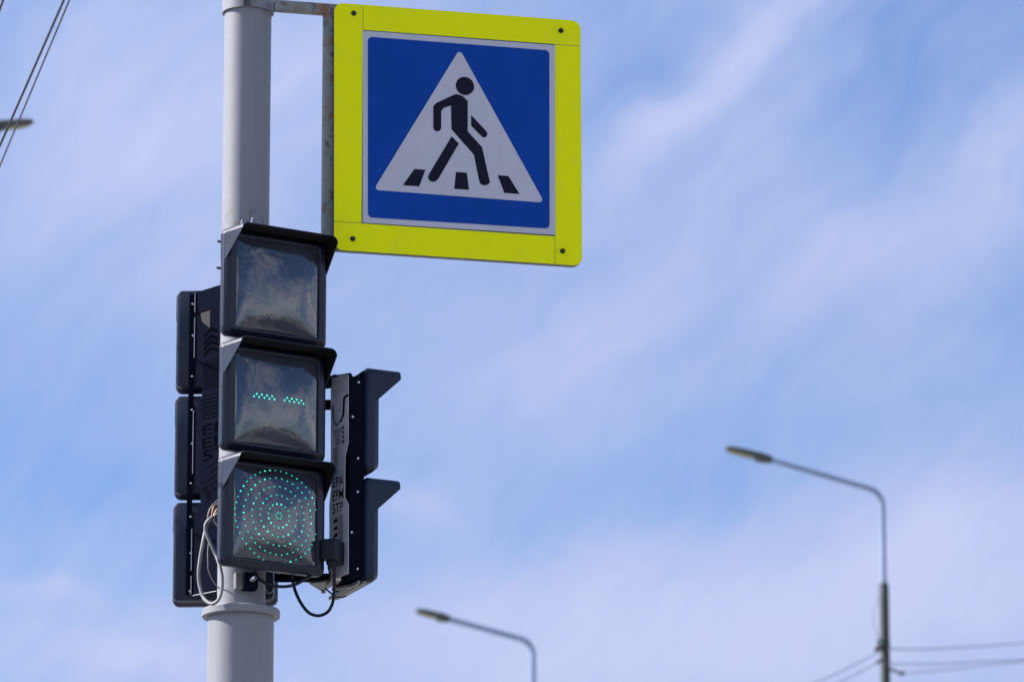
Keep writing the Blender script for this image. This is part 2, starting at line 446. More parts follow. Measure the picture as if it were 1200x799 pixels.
for q in ([(180,594),(232,598),(203,675),(127,670)], [(375,608),(426,612),(436,691),(367,687)], [(570,623),(620,627),(673,711),(602,706)]):
    flat('zebra_stripe', [S2(q)], M['signblack'], .0056, .0066)
for q in ((86,40),(692,91),(83,699),(697,735)):
    x, y = S1([q])[0]
    p = S0 + uS*x + EZ*y
    b = MB(); b.tube([p + nS*.001, p + nS*.006, p + nS*.0075], .0105, 12, .009); b.tube([p+nS*.007, p+nS*.012], .005, 8)
    b.build('screw', M['bolt_dark'], sign)

# bracket of square tube that holds the sign on the pole
br = tag(empty('sign_bracket', at(340, 10, YP)), 'rusty grey square tube bracket between the pole top and the crossing sign', 'bracket')
BM = Matrix((uS, nS, EZ)).transposed()
tb = .040
pS = S0 - nS*(.022 + .003 + tb/2)                # axis plane of the tubes behind the sign
xu = (onplane(384.2, 150, pS, nS) - pS).dot(uS)
zt = (onplane(384.2, 12.0, pS, nS)).z
zbm = (onplane(384.2, 284, pS, nS)).z
def tube_sq(name, p0, p1, w):
    b = MB(); d = (p1-p0); L = d.length; d.normalize()
    if abs(d.z) > .9: b.box((p0+p1)/2, (w, w, L), BM, .003)
    else: b.box((p0+p1)/2, (L, w, w), BM, .003)
    return b.build(name, M['frame'], br)
P = lambda x, z: V((pS.x + uS.x*x, pS.y + uS.y*x, z))
xpole = -(pS - pole_base).dot(uS) + RU*.92
tube_sq('crossbar', P(xpole, zt), P(xu + .62, zt), tb)
tube_sq('crossbar', P(xpole, zbm-.012), P(xu + .62, zbm-.012), tb)
tube_sq('upright', P(xu, zbm+.0085), P(xu, zt-.0205), tb)
tube_sq('upright', P(xu + .55, zbm+.0085), P(xu+.55, zt-.0205), tb)

# ------------------------------------------------------------------ signal heads
def pillow(W, H, h, n=44):
    """domed lens as grid; returns list of rows of (x, y, z) with y = -bulge"""
    rows = []
    for j in range(n+1):
        v = math.sin((-1 + 2*j/n)*math.pi/2)
        rows.append([])
        for i in range(n+1):
            u = math.sin((-1 + 2*i/n)*math.pi/2)
            rows[-1].append((u*W/2, -h*lens_h(u, v), v*H/2))
    return rows
def lens_h(u, v):
    return max(0.0, (1 - u*u) * (1 - v*v)) ** .6

def signal_section(root, z, W, H, chamfer, lens_wh, recess, bulge, hood_d, wing, back_d, r=.026, leds=None, hood=True, flare=.016, inset=.008):
    """one lamp section in the root's own frame: x across, -y the way it faces"""
    hw, hh = W/2, H/2
    c = chamfer
    def loop(a, b, rr, y): return [(x, y, zz + z) for x, zz in rrect(a, b, rr, 6)]
    lw, lh = lens_wh[0]/2, lens_wh[1]/2
    b = MB()
    b.hull_loops([loop(hw-inset-.008, hh-inset-.008, r-.012, back_d), loop(hw-inset-.002, hh-inset-.002, r-.006, back_d-.004), loop(hw-inset, hh-inset, r-.004, min(.012, back_d*.6)),
                  loop(hw-.002, hh-.002, r-.002, .004), loop(hw, hh, r, 0), loop(hw, hh, r, -.022), loop(hw-.001, hh-.001, r, -.0245)], True, False)
    hs = b.build('housing', M['housing'], root, world=False, smooth=40)
    b = MB()
    b.hull_loops([loop(hw-.002, hh-.002, r, -.0235), loop(hw-.002, hh-.002, r, -.0265), loop(hw-c, hh-c, r-.008, -.045), loop(hw-c-.004, hh-c-.004, r-.010, -.047),
                  loop(lw+.004, lh+.004, .012, -.047), loop(lw, lh, .010, -.044), loop(lw, lh, .010, -.044+recess)], False, False)
    b.build('bezel', M['bezel'], root, world=False, smooth=25)
    y0 = -.044 + recess
    rows = pillow(lens_wh[0]+.004, lens_wh[1]+.004, bulge)
    b = MB()
    G = [[b.bm.verts.new((x, y + y0 - .001, zz + z)) for x, y, zz in row] for row in rows]
    for j in range(len(G)-1):
        for i in range(len(G)-1):
            b.bm.faces.new((G[j][i], G[j][i+1], G[j+1][i+1], G[j+1][i]))
    ln = b.build('lens', M['lens'], root, world=False, smooth=80)
    if leds:
        b = MB()
        last = 0
        for (x, zz, rad, mi, *rest) in leds:
            if rest and rest[0] != last:
                last = rest[0]; b.build('led_ring', [M['led'], M['led_bright']], ln, world=False, smooth=60); b = MB()
            b.mi = mi
            u, v = x/(lens_wh[0]/2), zz/(lens_wh[1]/2)
            y = y0 - .001 - bulge*max(0, lens_h(max(-1,min(1,u)), max(-1,min(1,v))))
            prof = [(1, 0.0006), (.85, -.0012), (.45, -.0022)]
            loops = [[(x + rad*k*math.cos(2*math.pi*q/10), y + dy, z + zz + rad*k*math.sin(2*math.pi*q/10)) for q in range(10)] for k, dy in prof]
            b.hull_loops(loops, False, True)
            if len(leds) < 60:
                b.build('led', [M['led'], M['led_bright']], ln, world=False, smooth=60); b = MB()
        if len(leds) >= 60: b.build('led_ring', [M['led'], M['led_bright']], ln, world=False, smooth=60)
    if hood:
        t = .0045
        ow, top = hw + .0015, hh + .003
        D, z1, z2 = hood_d, wing[0], wing[1]          # full depth down to z1 below the top, tapering to nothing at z2
        rr = .028
        prof = []
        def dep(zz):
            q = top - zz
            if q <= z1: return D
            k = (q - z1)/(z2 - z1)
            return D + (.030 - D)*min(1, k)
        side = [top-z2, top-z2*.97] + [top - z2 + (z2-z1)*k/6 for k in range(1, 7)] + [top-rr-.002]
        for zz in side: prof.append((-ow, zz))
        for k in range(9):
            a = R(180 - 90*k/8); prof.append((-ow+rr + rr*math.cos(a), top-rr + rr*math.sin(a)))
        full = prof + [(-x, zz) for x, zz in reversed(prof)]
        m = len(full); o_, i_ = [], []
        for x, zz in full:
            s_ = 1 if x > 0 else -1
            xi = s_*max(0, min(abs(x), ow) - t) if abs(x) > ow - rr else x
            zi = zz if zz < top-rr else top - t - (top-zz)*(rr-t)/rr
            if abs(x) > ow - rr and zz >= top-rr:
                k = (rr - t)/rr
                cxr, czr = s_*(ow-rr), top-rr
                xi, zi = cxr + (x-cxr)*k, czr + (zz-czr)*k
            o_.append((x, zz)); i_.append((xi, zi))
        loops = []
        for (xo, zo), (xi, zi) in zip(o_, i_):
            d = dep(zo)
            tp = 1 - flare/hw*d/D
            loops.append([(xo, -.001, zo+z), (xo*tp, -d+.004, zo+z), (xo*.998*tp, -d, zo+z-.0015), (xi*tp, -d, zi+z), (xi, -.001, zi+z)])
        b = MB(); b.hull_loops(loops, True, True)
        b.bm.faces.ensure_lookup_table()
        for q, f in enumerate(b.bm.faces):
            if q < 5*(len(loops)-1) and q % 5 == 3: f.material_index = 1
        b.build('hood', [M['hood'], M['hood_shade']], root, world=False, smooth=40)
    return hs

def screws(root, pts, m, r=.006, ydir=(0,1,0), d=.006):
    for p in pts:
        b = MB(); p = V(p); yd = V(ydir)
        b.tube([p - yd*.002, p + yd*d], r, 10)
        b.build('screw', m, root)

# ---- green LED pictures
def ring_leds():
    L = []
    cx, cz = .004, -.004
    for ri, (rad, n, ph) in enumerate(((.012, 6, 0), (.0455, 15, .1), (.079, 21, .2), (.1125, 29, 0), (.1455, 37, .1), (.1765, 47, 0))):
        for k in range(n):
            a = 2*math.pi*k/n + ph
            jr = 1 + random.uniform(-.005, .005)
            q = random.random()
            L.append((cx + rad*jr*math.cos(a), cz + rad*jr*math.sin(a), .0029 if q < .72 else .0035, 0 if q < .78 else 1, ri))
    return L
def dash_leds():
    # two short dashes of staggered diodes
    L = []
    for x0 in (-.1055, .0235):
        for k in range(5):
            L.append((x0 + k*.0212, .002 - .0005*k, .0037, 1))
            if k < 4: L.append((x0 + .0108 + k*.0212, .0125 - .0005*k, .0037, 1))
    return L

# ---- the light that faces the viewer
AF = R(32.0)
nF = V((math.sin(AF), -math.cos(AF), 0)); uF = V((math.cos(AF), math.sin(AF), 0))
rimc = pole_base + nF*.185 + V((.013, 0, 0))
YL = (rimc - uF*.2235).y
z_top = at(258.4, 330.6, YL).z
PF = .4400
front = tag(empty('traffic_light', V((rimc.x, rimc.y, z_top - 2*PF - .21)), AF),
            'three-section black traffic light facing the viewer with its lowest lens lit by green dots', 'traffic light', None)
lw = (.358, .352)
for k in range(3):
    z = .21 + (2-k)*PF
    leds = {0: None, 1: dash_leds(), 2: ring_leds()}[k]
    h = signal_section(front, z, .447, .414, .0175, lw, .008, .026, .136, (.026, .125), .010, leds=leds)
b = MB(); b.box((0, .095, .21+PF), (.16, .066, 1.22), None, .006); b.build('mounting_rail', M['channel'], front, world=False)
# screws standing out past the left rim
for px, py in ((257.2, 283.5), (256.2, 314.5)):
    p = at(px+2.5, py, YL+.02); b = MB(); b.tube([p, p - uF*.014, p - uF*.018], .005, 8, .004); b.build('screw', M['bolt_dark'], front)
for px, py in ((282.5, 261), (294.5, 258.5)):
    p = at(px, py+3, YP-.10); b = MB(); b.tube([p, p + EZ*.022 + u30*.004], .0035, 8); b.build('wire_tie', M['bolt'], front)

# ---- letters and stamped patterns: flat dark faces standing for shade in cut-outs
def text_polys(txt, h):
    cu = bpy.data.curves.new('lettering', 'FONT'); cu.body = txt; cu.size = 1; cu.resolution_u = 3; cu.offset = .012
    o = bpy.data.objects.new('lettering', cu); COL.objects.link(o)
    dg = bpy.context.evaluated_depsgraph_get(); dg.update()
    me = bpy.data.meshes.new_from_object(o.evaluated_get(dg))
    vs = [v.co.copy() for v in me.vertices]; fs = [list(p.vertices) for p in me.polygons]
    bpy.data.objects.remove(o); bpy.data.curves.remove(cu); bpy.data.meshes.remove(me)
    x0, x1 = min(v.x for v in vs), max(v.x for v in vs); y0, y1 = min(v.y for v in vs), max(v.y for v in vs)
    return [[((vs[i].x-x0)/(x1-x0), (vs[i].y-y0)/(y1-y0)) for i in f] for f in fs]
def stencil(mb, O, e1, n, polys, off=.0025):
    for poly in polys: mb.face([O + e1*p[0] + EZ*p[1] + n*off for p in poly])
def textblock(txt, x0, z0, w, h):
    return [[(x0 + p[0]*w, z0 + p[1]*h) for p in f] for f in text_polys(txt, h)]
def zigzag(x0, x1, z, amp, th, n):
    up = [(x0 + (x1-x0)*k/n, z + (amp if k % 2 else 0)) for k in range(n+1)]
    return [[up[k], up[k+1], (up[k+1][0], up[k+1][1]+th), (up[k][0], up[k][1]+th)] for k in range(n)]

# ---- the light seen from behind on the left
AL = R(176.5)
YB = 21.40
cL = at(267.3, 400.8, YB); PL = .4195
left = tag(empty('traffic_light', V((cL.x, YB, cL.z - 2*PL - .205)), AL),
           'three-section black traffic light turned away, its back showing left of the pole', 'traffic light')
for k in range(3):
    signal_section(left, .205 + (2-k)*PL, .404, .403, .0165, (.325, .32), .018, .018, .134, (.03, .12), .065)
YS = YB - .066
zy = lambda py, px=225, Y=YS: at(px, py, Y).z
eL = V((.65, -.76, 0)).normalized(); nLp = V((-.76, -.65, 0)).normalized()
O = at(228, 400, YS); O.z = 0
O = O - eL*0
ztop, zbot = zy(344.5), zy(697)
out = [(0, ztop), (.27, ztop+.004), (.27, zbot), (0, zbot)]
for yc in (587.4, 462.6):
    z0 = zy(yc)
    out += [(0, z0-.078), (.02, z0-.066), (.054, z0-.014), (.054, z0+.016), (.036, z0+.052), (.012, z0+.078), (0, z0+.08)]
ztop2 = zy(370)
out += [(0, ztop2-.006), (.10, ztop2-.006), (.10, ztop2+.008), (0, ztop2+.008)]
ch = MB()
ch.prism(out, O, eL, EZ, nLp, -.002, .002)
# the matching plate and the web on the far side of the pole
eR = V((-.65, -.76, 0)).normalized(); nR = V((.76, -.65, 0)).normalized()
O2 = at(306, 400, YS); O2.z = 0
out2 = [(0, ztop), (.20, ztop), (.20, zbot-.06), (0, zbot-.06)]
ch.prism(out2, O2, eR, EZ, nR, -.002, .002)
chan = ch.build('mounting_channel', M['channel'], left, smooth=0)
b = MB()
pat = []
px_s = lambda px: (px - 228) * .00325 / .65       # across the plate, from the fold
s0, s1 = px_s(240.5), px_s(258.5)
for py in (397, 405.5, 412, 419.5):               # big chevrons
    z0 = zy(py); sm = (s0+s1)/2
    pat += [[(s0, z0-.012), (sm, z0+.012), (sm, z0+.026), (s0, z0+.004)], [(sm, z0+.012), (s1, z0-.004), (s1, z0+.008), (sm, z0+.026)]]
for k in range(11):
    z0 = zy(430 + k*3.2); pat += zigzag(s0, s1+.02, z0, .006, .004, 6)
for k in range(7):
    z0 = zy(470 + k*4.4); pat += zigzag(s0, s1+.02, z0, .007, .005, 6)
for txt, py in (('EPA', 514.5), ('EPM', 529.5), ('5TP', 544.5)):
    pat += textblock(txt, s0-.002, zy(py), .25, zy(0) - zy(12.0))
for k in range(5):
    z0 = zy(553 + k*7.5); pat += [[(s0-.012, z0-.012), (s1+.02, z0+.016), (s1+.02, z0+.022)]]
for k in range(5):
    z0 = zy(577 + k*3.4); pat += [[(s0 + .008*k, z0-.006), (s0+.022+.008*k, z0+.010), (s0+.034+.008*k, z0+.010), (s0+.012+.008*k, z0-.006)]]
stencil(b, O, eL, nLp, pat)
b.build('cut_out_decal', M['cut'], chan, smooth=0, recalc=False)
b = MB()                                          # tab seen through the opening near the top, and top lid
stencil(b, O, eL, nLp, [[(px_s(236), zy(369.2)), (px_s(236.5), zy(374)), (px_s(238), zy(380)), (px_s(248), zy(390)), (px_s(248), zy(369.2))]], .003)
b.build('tab', M['hood_shade'], chan, smooth=0, recalc=False)
b = MB(); b.box(O + eL*.17 + EZ*(ztop + .003) - nLp*.05, (.35, .10, .005), Matrix((eL, -nLp, EZ)).transposed()); b.build('top_lid', M['channel'], left)
b = MB(); b.box(at(224.8, 400, YS-.002) * V((1,1,0)) + EZ*((ztop+zbot)/2), (.021, .004, ztop-zbot), None, .001) if False else b.box(V((at(224.8,400,YS).x, YS-.004, (ztop+zbot)/2)), (.021, .006, ztop-zbot), None, .001)
b.build('flange', M['channel'], left)
b = MB()
for y0, y1 in ((344.5, 367), (373, 420), (482, 556), (620, 669), (675, 697)):  # pale strips laid where the fold catches the sun
    b = MB(); c = V((at(227.8,400,YS-.009).x, YS-.010, (zy(y0)+zy(y1))/2)); b.box(c, (.0032, .006, zy(y0)-zy(y1))); b.build('sunlit_edge', M['edge'], left)
c0, c1_ = at(226, 697.5, YS-.012), at(254, 692, YS-.15)
b = MB(); b.tube([c0, c1_], .0022, 6)
b.build('sunlit_edge', M['edge'], left)
for px, py in ((225.6, 356.3), (226, 393.3), (225, 441), (224.7, 480.2), (225, 519.6), (223.6, 566), (223.3, 605.3), (223.6, 648), (222.5, 692.5)):
    p = at(px, py, YS-.008); b = MB(); b.tube([p, p + V((0,-.004,0))], .0042, 8); b.build('bolt', M['bolt'], left)
for px, py in ((209.2, 370.3), (208.8, 428), (208, 494), (207.2, 552.5), (206, 618.8), (205.4, 679)):
    p = at(px+.8, py, YB-.006); b = MB(); b.tube([p + V((.004,.004,0)), p + V((-.004,-.004,0))], .004, 8); b.build('screw', M['bolt_dark'], left)

# ---- the pedestrian light on the right, in profile
AR = R(111.2)
nR_ = V((math.sin(AR), -math.cos(AR), 0)); uR_ = V((math.cos(AR), math.sin(AR), 0))
near = at(432.3, 490, YP - .03)                   # near edge of the back of the rim
WR = .362
cR = near + uR_*(WR/2)
PR = .4255
right = tag(empty('pedestrian_light', V((cR.x, cR.y, near.z - PR - .205)), AR),
            'two-section black pedestrian light in profile, its hoods pointing right', 'pedestrian light')
for k in range(2):
    signal_section(right, .203 + (1-k)*PR, WR, .400, .0165, (.285, .32), .026, .017, .134, (.034, .130), .014, inset=.012)
nearb = near - nR_*.070 + uR_*.008
b = MB()                                          # black carrier behind both sections
zt_, zb_ = at(415, 440, YP-.05).z, at(415, 676, YP-.05).z
cc = near - nR_*.046 + uR_*.099; cc.z = (zt_+zb_)/2
b.box(cc, (.056, .18, zt_-zb_), Matrix((nR_, uR_, EZ)).transposed(), .004)
cc = near - nR_*.0155 + uR_*(WR/2); cc.z = near.z - PR/2
b.box(cc, (.007, WR-.03, 2*PR-.05), Matrix((nR_, uR_, EZ)).transposed(), .002)
b.build('carrier_plate', M['channel'], right)
for px, py in ((420, 448), (413, 488.5), (419.2, 537), (418.8, 576.3), (411.8, 623.6), (418.6, 666.4)):
    p = onplane(px, py, near + uR_*.0095, uR_); b = MB(); b.tube([p + uR_*.002, p - uR_*.005], .0045, 8); b.build('bolt', M['bolt'], right)
# light plate with stamped pattern
eP = V((-.70, .70, 0)).normalized(); nP = V((-.70, -.70, 0)).normalized()
OP = onplane(408.2, 470, near - nR_*.072, uR_); ypl = OP.y
zr = lambda py, px=398: at(px, py, ypl+.03).z
def pp(px, py):                                   # photo point on the plate, as (across, height)
    q = onplane(px, py, OP, nP); return ((q-OP).dot(eP), q.z)
OPz = V((OP.x, OP.y, 0))
plate = [pp(*q) for q in ((408.2, 437), (388, 444), (388, 574), (386.3, 592), (386.3, 679), (408.2, 672), (408.2, 590), (404, 582), (404.5, 535), (408.2, 518))]
b = MB(); b.prism(plate, OPz, eP, EZ, nP, -.002, .002)
pl = b.build('pattern_plate', M['zinc'], right, smooth=0)
b = MB(); pat = []
def PPs(pts): return [pp(*q) for q in pts]
for q in ([(404.5,463.5),(409,461.5),(409,464),(405,466.5),(404,487),(401,492.5),(400,490),(402,485),(402.5,467)],
          [(390,475.5),(391.6,474.6),(391.8,490),(394,497),(395.6,495.6),(397.2,497.5),(394,499),(392.6,497),(390.2,488)],
          [(397,494.8),(401,490.2),(402,492.5),(398,496.2)]):
    pat.append(PPs(q))
for k in range(7):
    y = 504.5 + k*2.7; xa, xb = 391 + k*.55, 401 - k*.35
    pat.append(PPs([(xa, y+1.3), (xb, y-2.2), (xb, y-3.2), (xa, y+.2)]))
for k in range(4):
    y = 500 + k*5.5
    pat.append(PPs([(401.2, y), (403.4, y-2), (403.4, y+2), (401.6, y+3.4)]))
for k in range(11):
    y = 526 + k*3.0
    for j in range(3):
        x = 391 + j*1.9
        pat.append(PPs([(x, y - .8*j + (.9 if j % 2 else 0)), (x+1.7, y-.8*j-1.2 + (.9 if j % 2 else 0)), (x+1.7, y-.8*j + (.9 if j % 2 else 0)), (x+.3, y-.8*j+1.2 + (.9 if j % 2 else 0))]))
def plate_text(txt, q0, q1, q2, q3):              # corners: lower left, lower right, upper right, upper left
    out = []
    for f in text_polys(txt, 1):
        poly = []
        for (u, v) in f:
            x = (q0[0]*(1-u)+q1[0]*u)*(1-v) + (q3[0]*(1-u)+q2[0]*u)*v
            y = (q0[1]*(1-u)+q1[1]*u)*(1-v) + (q3[1]*(1-u)+q2[1]*u)*v
            poly.append(pp(x, y))
        out.append(poly)
    return out
pat += plate_text('EPA', (390.4,572), (402.8,567.6), (402.8,556), (390.4,560.4))
pat += plate_text('EPM', (390.2,587.6), (403,583.6), (403,571.6), (390.2,576))
pat += plate_text('5TP', (390,602.8), (402.8,598.6), (402.8,587), (390,591.2))
for k in range(5):
    y = 613.5 + k*8.5
    pat.append(PPs([(390, y), (395.2, y-2), (395.2, y-8)])); 
    pat.append(PPs([(393.6, y-1.2), (396.4, y-2.4), (396.4, y-6)]))
    for j in range(3):
        yy = y - 4 - j*2.8
        pat.append(PPs([(397.2, yy+1.4), (399.6, yy), (402.6, yy+.2), (402.6, yy-1.0), (399.6, yy-1.1), (397.2, yy+.2)]))
stencil(b, OPz, eP, nP, pat)
b.build('cut_out_decal', M['cut'], pl, smooth=0, recalc=False)
# slanted lid over the bracket, arms to the pole and the open tray below
lid = MB()
q = [at(386.5, 440.5, YP+.02), at(407.5, 437.2, YP-.07), at(409.5, 439, YP-.06), at(409, 449.5, YP-.02), at(389.5, 451.5, YP+.05)]
lid.hull_loops([q, [p + V((.01, .01, .004)) for p in q]])
q = [at(376, 452.5, YP), at(389, 451.2, YP), at(389, 440.5, YP), at(386.5, 439.5, YP), at(378, 447, YP)]
lid.hull_loops([q, [p + V((0, .05, 0)) for p in q]])
lid.build('bracket_lid', M['channel'], right, smooth=0)
b = MB()
for y0, x0, x1 in ((442.6, 389.5, 395), (446.2, 388, 391)):
    q = [at(x0, y0, YP-.004), at(x1, y0-.7, YP-.02), at(x1, y0+.7, YP-.02), at(x0, y0+1.2, YP-.004)]
    b.face([p + V((0,-.05,0)) for p in q])
b.build('lid_slot', M['edge'], right, smooth=0, recalc=False)
b = MB()
p0, p1 = at(322, 677, YP+.06), at(388, 676.5, YP+.10)
b.box((p0+p1)/2, ((p1-p0).length, .05, .026), None, .003)
b.build('support_arm', M['channel'], right); b = MB()
p0, p1 = at(318, 300, YP+.06), at(395, 300, YP+.06); zz = at(395, 470, YP).z
b.box(V(((p0.x+p1.x)/2, YP+.06, zz)), (p1.x-p0.x, .05, .03), None, .003)
b.build('support_arm', M['channel'], right)
b = MB()
zu = lambda px, py, dY=0: at(px, py, YP+dY)
b.hull_loops([[zu(362,683.5,.10), zu(406,676,.02), zu(406,679.5,.02), zu(380,691.2,.16), zu(376,692,.16)], [p + EZ*.003 for p in [zu(362,683.5,.10), zu(406,676,.02), zu(406,679.5,.02), zu(380,691.2,.16), zu(376,692,.16)]]])
b.tube([zu(379, 691, .10), zu(379, 694.6, .10)], .008, 8)
b.build('bracket_foot', M['tray'], right, smooth=0)
b = MB()                                          # ribs and rails under the lower section
d0 = nR_*-.070
zlow = near.z - PR - .2035
for off, w, t in ((-.030, .010, .012), (-.006, .016, .010)):
    c = cR + nR_*off; c.z = zlow - t/2 + .004
    b = MB(); b.box(c, (w, WR-.03, t), Matrix((nR_, uR_, EZ)).transposed(), .001); b.build('under_rail', M['tray'], right, smooth=0)
b = MB(); c = cR + nR_*-.046 - uR_*.06; c.z = zlow - .002
b.box(c, (.012, .12, .010), Matrix((nR_ + uR_*.5, uR_ - nR_*.5, EZ)).transposed(), .001)
b.build('under_rail', M['tray'], right, smooth=0)

# junction box hung on the bracket
jb = at(388.5, 644.5, YP - .09)
jx = tag(empty('junction_box', jb - EZ*.05), 'small black cable junction box between the front light and the pedestrian light', 'junction box')
JM = Matrix((V((.9,-.43,0)), V((.43,.9,0)), EZ)).transposed()
b = MB(); b.box(jb, (.062, .062, .082), JM, .009); b.box(jb + V((.014,.035,-.004)), (.055,.05,.088), JM, .006); b.build('box', M['cable_black'], jx)
g0 = at(388.2, 657, YP-.09)
b = MB(); b.tube([g0, g0 - EZ*.014], .019, 6); b.tube([g0 - EZ*.014, g0 - EZ*.032], .015, 10, .011); b.build('cable_gland', M['cable_black'], jx)
def cable(name, pts, r, m, label, cat='cable', seg=10, k=10):
    P_ = spline([at(*p) for p in pts], k)
    b = MB(); b.tube(P_, r, seg)
    o = b.build(name, m, None, smooth=60)
    c = P_[0].copy()
    for v in o.data.vertices: v.co -= c
    o.location = c
    return tag(o, label, cat)
Yc = YP - .09
cable('cable', [(391.5, 662, Yc), (391.8, 676, Yc), (391.5, 694, Yc), (389.5, 707, Yc-.01), (383.5, 717, Yc-.02), (373, 721, Yc-.02), (362, 717.5, Yc-.01), (352.5, 706, Yc), (346, 692, Yc+.02), (343, 680, Yc+.05), (341, 673, Yc+.08)], .0062, M['cable_black'],
      'black cable looping down from the junction box, hanging lowest under the lights')
cable('cable', [(384.8, 664, Yc+.02), (386.5, 671, Yc+.03), (386.8, 679, Yc+.05), (383, 684, Yc+.09)], .0045, M['cable_black'], 'thin short black cable dropping from the junction box beside the long loop')
cable('cable', [(297, 668, YP-.13), (300.5, 674.5, YP-.14), (308, 681, YP-.15), (319, 685.6, YP-.15), (333, 687, YP-.14), (346, 684.5, YP-.13), (357, 678.5, YP-.11), (366, 672.5, YP-.08)], .0062, M['cable_black'],
      'black cable sagging under the lowest green-lit section from pole to right')
cable('cable', [(311.5, 690, YP+.22), (313, 693.5, YP+.21), (316.5, 694.5, YP+.2), (319.5, 692, YP+.2), (320.5, 687, YP+.2)], .0026, M['cable_grey'], 'thin pale wire curl in front of the black panel right of the pole')
cable('cable', [(381, 689, Yc+.05), (387, 694, Yc+.04), (393, 698.5, Yc+.05), (400, 699.5, Yc+.08), (405, 698, Yc+.11)], .0035, M['cable_black'], 'thin black cable under the open base of the pedestrian light')
Yg = YP - .155
cable('cable', [(258, 596, Yg+.10), (253, 604, Yg+.05), (247, 607.5, Yg), (242.2, 612, Yg), (240.6, 618, Yg), (242.8, 627, Yg), (247.5, 638, Yg), (253, 650, Yg), (257.6, 663, Yg-.02), (260.3, 677, Yg-.03), (259.8, 691, Yg-.03), (256.2, 702, Yg-.03), (249.5, 707.2, Yg-.02), (242.5, 704.5, Yg), (237.2, 697.5, Yg+.02), (233.6, 684, Yg+.03), (232.8, 670, Yg+.03), (234.6, 654, Yg+.03), (237.4, 638, Yg+.03), (240, 625, Yg+.04), (243.4, 613, Yg+.05), (249, 605, Yg+.09), (258, 598, Yg+.12)], .0068, M['cable_grey'],
      'thick grey cable hanging in a long loop left of the pole')
cable('cable', [(262, 583, Yg+.10), (253, 588, Yg+.06), (246, 597, Yg+.04), (243.6, 606, Yg+.04), (244.4, 611, Yg+.05)], .0034, M['cable_grey'], 'thin pale cable arching above the grey cable loop', k=8)
cable('cable', [(260, 588, Yg+.12), (252, 592, Yg+.07), (249.2, 599, Yg+.06), (248.6, 605, Yg+.06)], .0040, M['cable_orange'], 'orange wire above the grey cable loop left of the pole')
cable('cable', [(262, 592, Yg+.13), (255, 596, Yg+.075), (251.4, 602, Yg+.07), (250.4, 608, Yg+.07), (253.5, 614, Yg+.08), (261, 618, Yg+.12)], .0036, M['cable_yellow'], 'pale yellow wire curling behind the grey cable loop')
cable('cable', [(244.4, 636, Yg+.06), (243.6, 648, Yg+.06), (243.8, 660, Yg+.06), (244.2, 668, Yg+.07), (250, 681, Yg+.1), (262, 695, Yg+.14)], .0024, M['cable_grey'], 'thin grey wire hanging inside the loop of thick grey cable')

# ------------------------------------------------------------------ street lamps
def arc(p_in, corner, p_out, r, n=8):
    a, b_ = (p_in-corner).normalized(), (p_out-corner).normalized()
    ang = a.angle(b_); d = r/math.tan(ang/2)
    c = corner + (a+b_).normalized()*(r/math.sin(ang/2))
    s, e = corner + a*d, corner + b_*d
    out = []
    va, vb = s-c, e-c
    th = va.angle(vb)
    for k in range(n+1):
        t = k/n
        out.append(c + (va*math.sin((1-t)*th) + vb*math.sin(t*th))/math.sin(th))
    return out
def street_lamp(label, Y, px_pole, py_corner, px_neck, py_neck, px_tip, py_tip, dY, r_tube, split_py, r_post, bend, group='street lamps', neck_col='lamp_tube'):
    corner = at(px_pole, py_corner, Y)
    base = V((corner.x, Y, 0))
    root = tag(empty('street_lamp', base), label, 'street lamp', group)
    neck = at(px_neck, py_neck, Y + dY*.72); tip = at(px_tip, py_tip, Y + dY)
    zs = at(px_pole, split_py, Y).z
    pts = [base + EZ*(zs-.02), base + EZ*((zs+corner.z)/2)] + arc(base, corner, neck, bend) + [neck]
    b = MB(); b.tube(pts, r_tube, 14); b.build('lamp_arm', M[neck_col], root)
    b = MB(); b.lathe([(r_post*2.0, 0), (r_post*2.0, .03), (r_post*1.35, .035), (r_post*1.25, 1.2), (r_post*1.0, zs-.03), (r_post*.85, zs)], base, 20)
    b.build('post', M['lamp_post'], root)
    d = (tip-neck); L = d.length; d.normalize()
    sd = d.cross(EZ).normalized(); up = sd.cross(d).normalized()
    w = .06
    def lp(t, hw, top, bot): 
        c = neck + d*(L*t)
        return [c + sd*x + up*y for x, y in ((-hw, bot*.6), (-hw*.8, bot), (hw*.8, bot), (hw, bot*.6), (hw, top*.3), (hw*.6, top), (-hw*.6, top), (-hw, top*.3))]
    b = MB(); b.hull_loops([lp(-.06, .028, .03, -.03), lp(.02, .04, .034, -.036), lp(.22, .06, .036, -.044), lp(.34, w*.9, .034, -.024), lp(.7, w, .028, -.022), lp(.93, w*.85, .02, -.018), lp(1.0, w*.5, .008, -.010)])
    b.build('lamp_head', M['lamp_head'], root, smooth=30)
    def ll(t, hw, h):
        c = neck + d*(L*t)
        return [c + sd*-hw + up*-.021, c + sd*hw + up*-.021, c + sd*hw*.85 + up*(-.021-h), c + sd*-hw*.85 + up*(-.021-h)]
    b = MB(); b.hull_loops([ll(.36, w*.7, .005), ll(.42, w*.8, .012), ll(.8, w*.8, .011), ll(.93, w*.6, .003)]); b.build('lamp_glass', M['lamp_lens'], root, smooth=40)
    return root, base, zs
lampR, baseR, zsR = street_lamp('grey street lamp at the right on a thicker dark post with wires tied to it', 50.0, 1034.0, 576.5, 901, 538, 850.5, 524.5, -.35, .025, 683, .044, .16)
lampM, baseM, zsM = street_lamp('grey street lamp whose head is just above the bottom edge, right of the traffic lights', 55.0, 624.8, 752.0, 524, 724.5, 487.5, 714.5, -.35, .028, 1010, .05, .16)
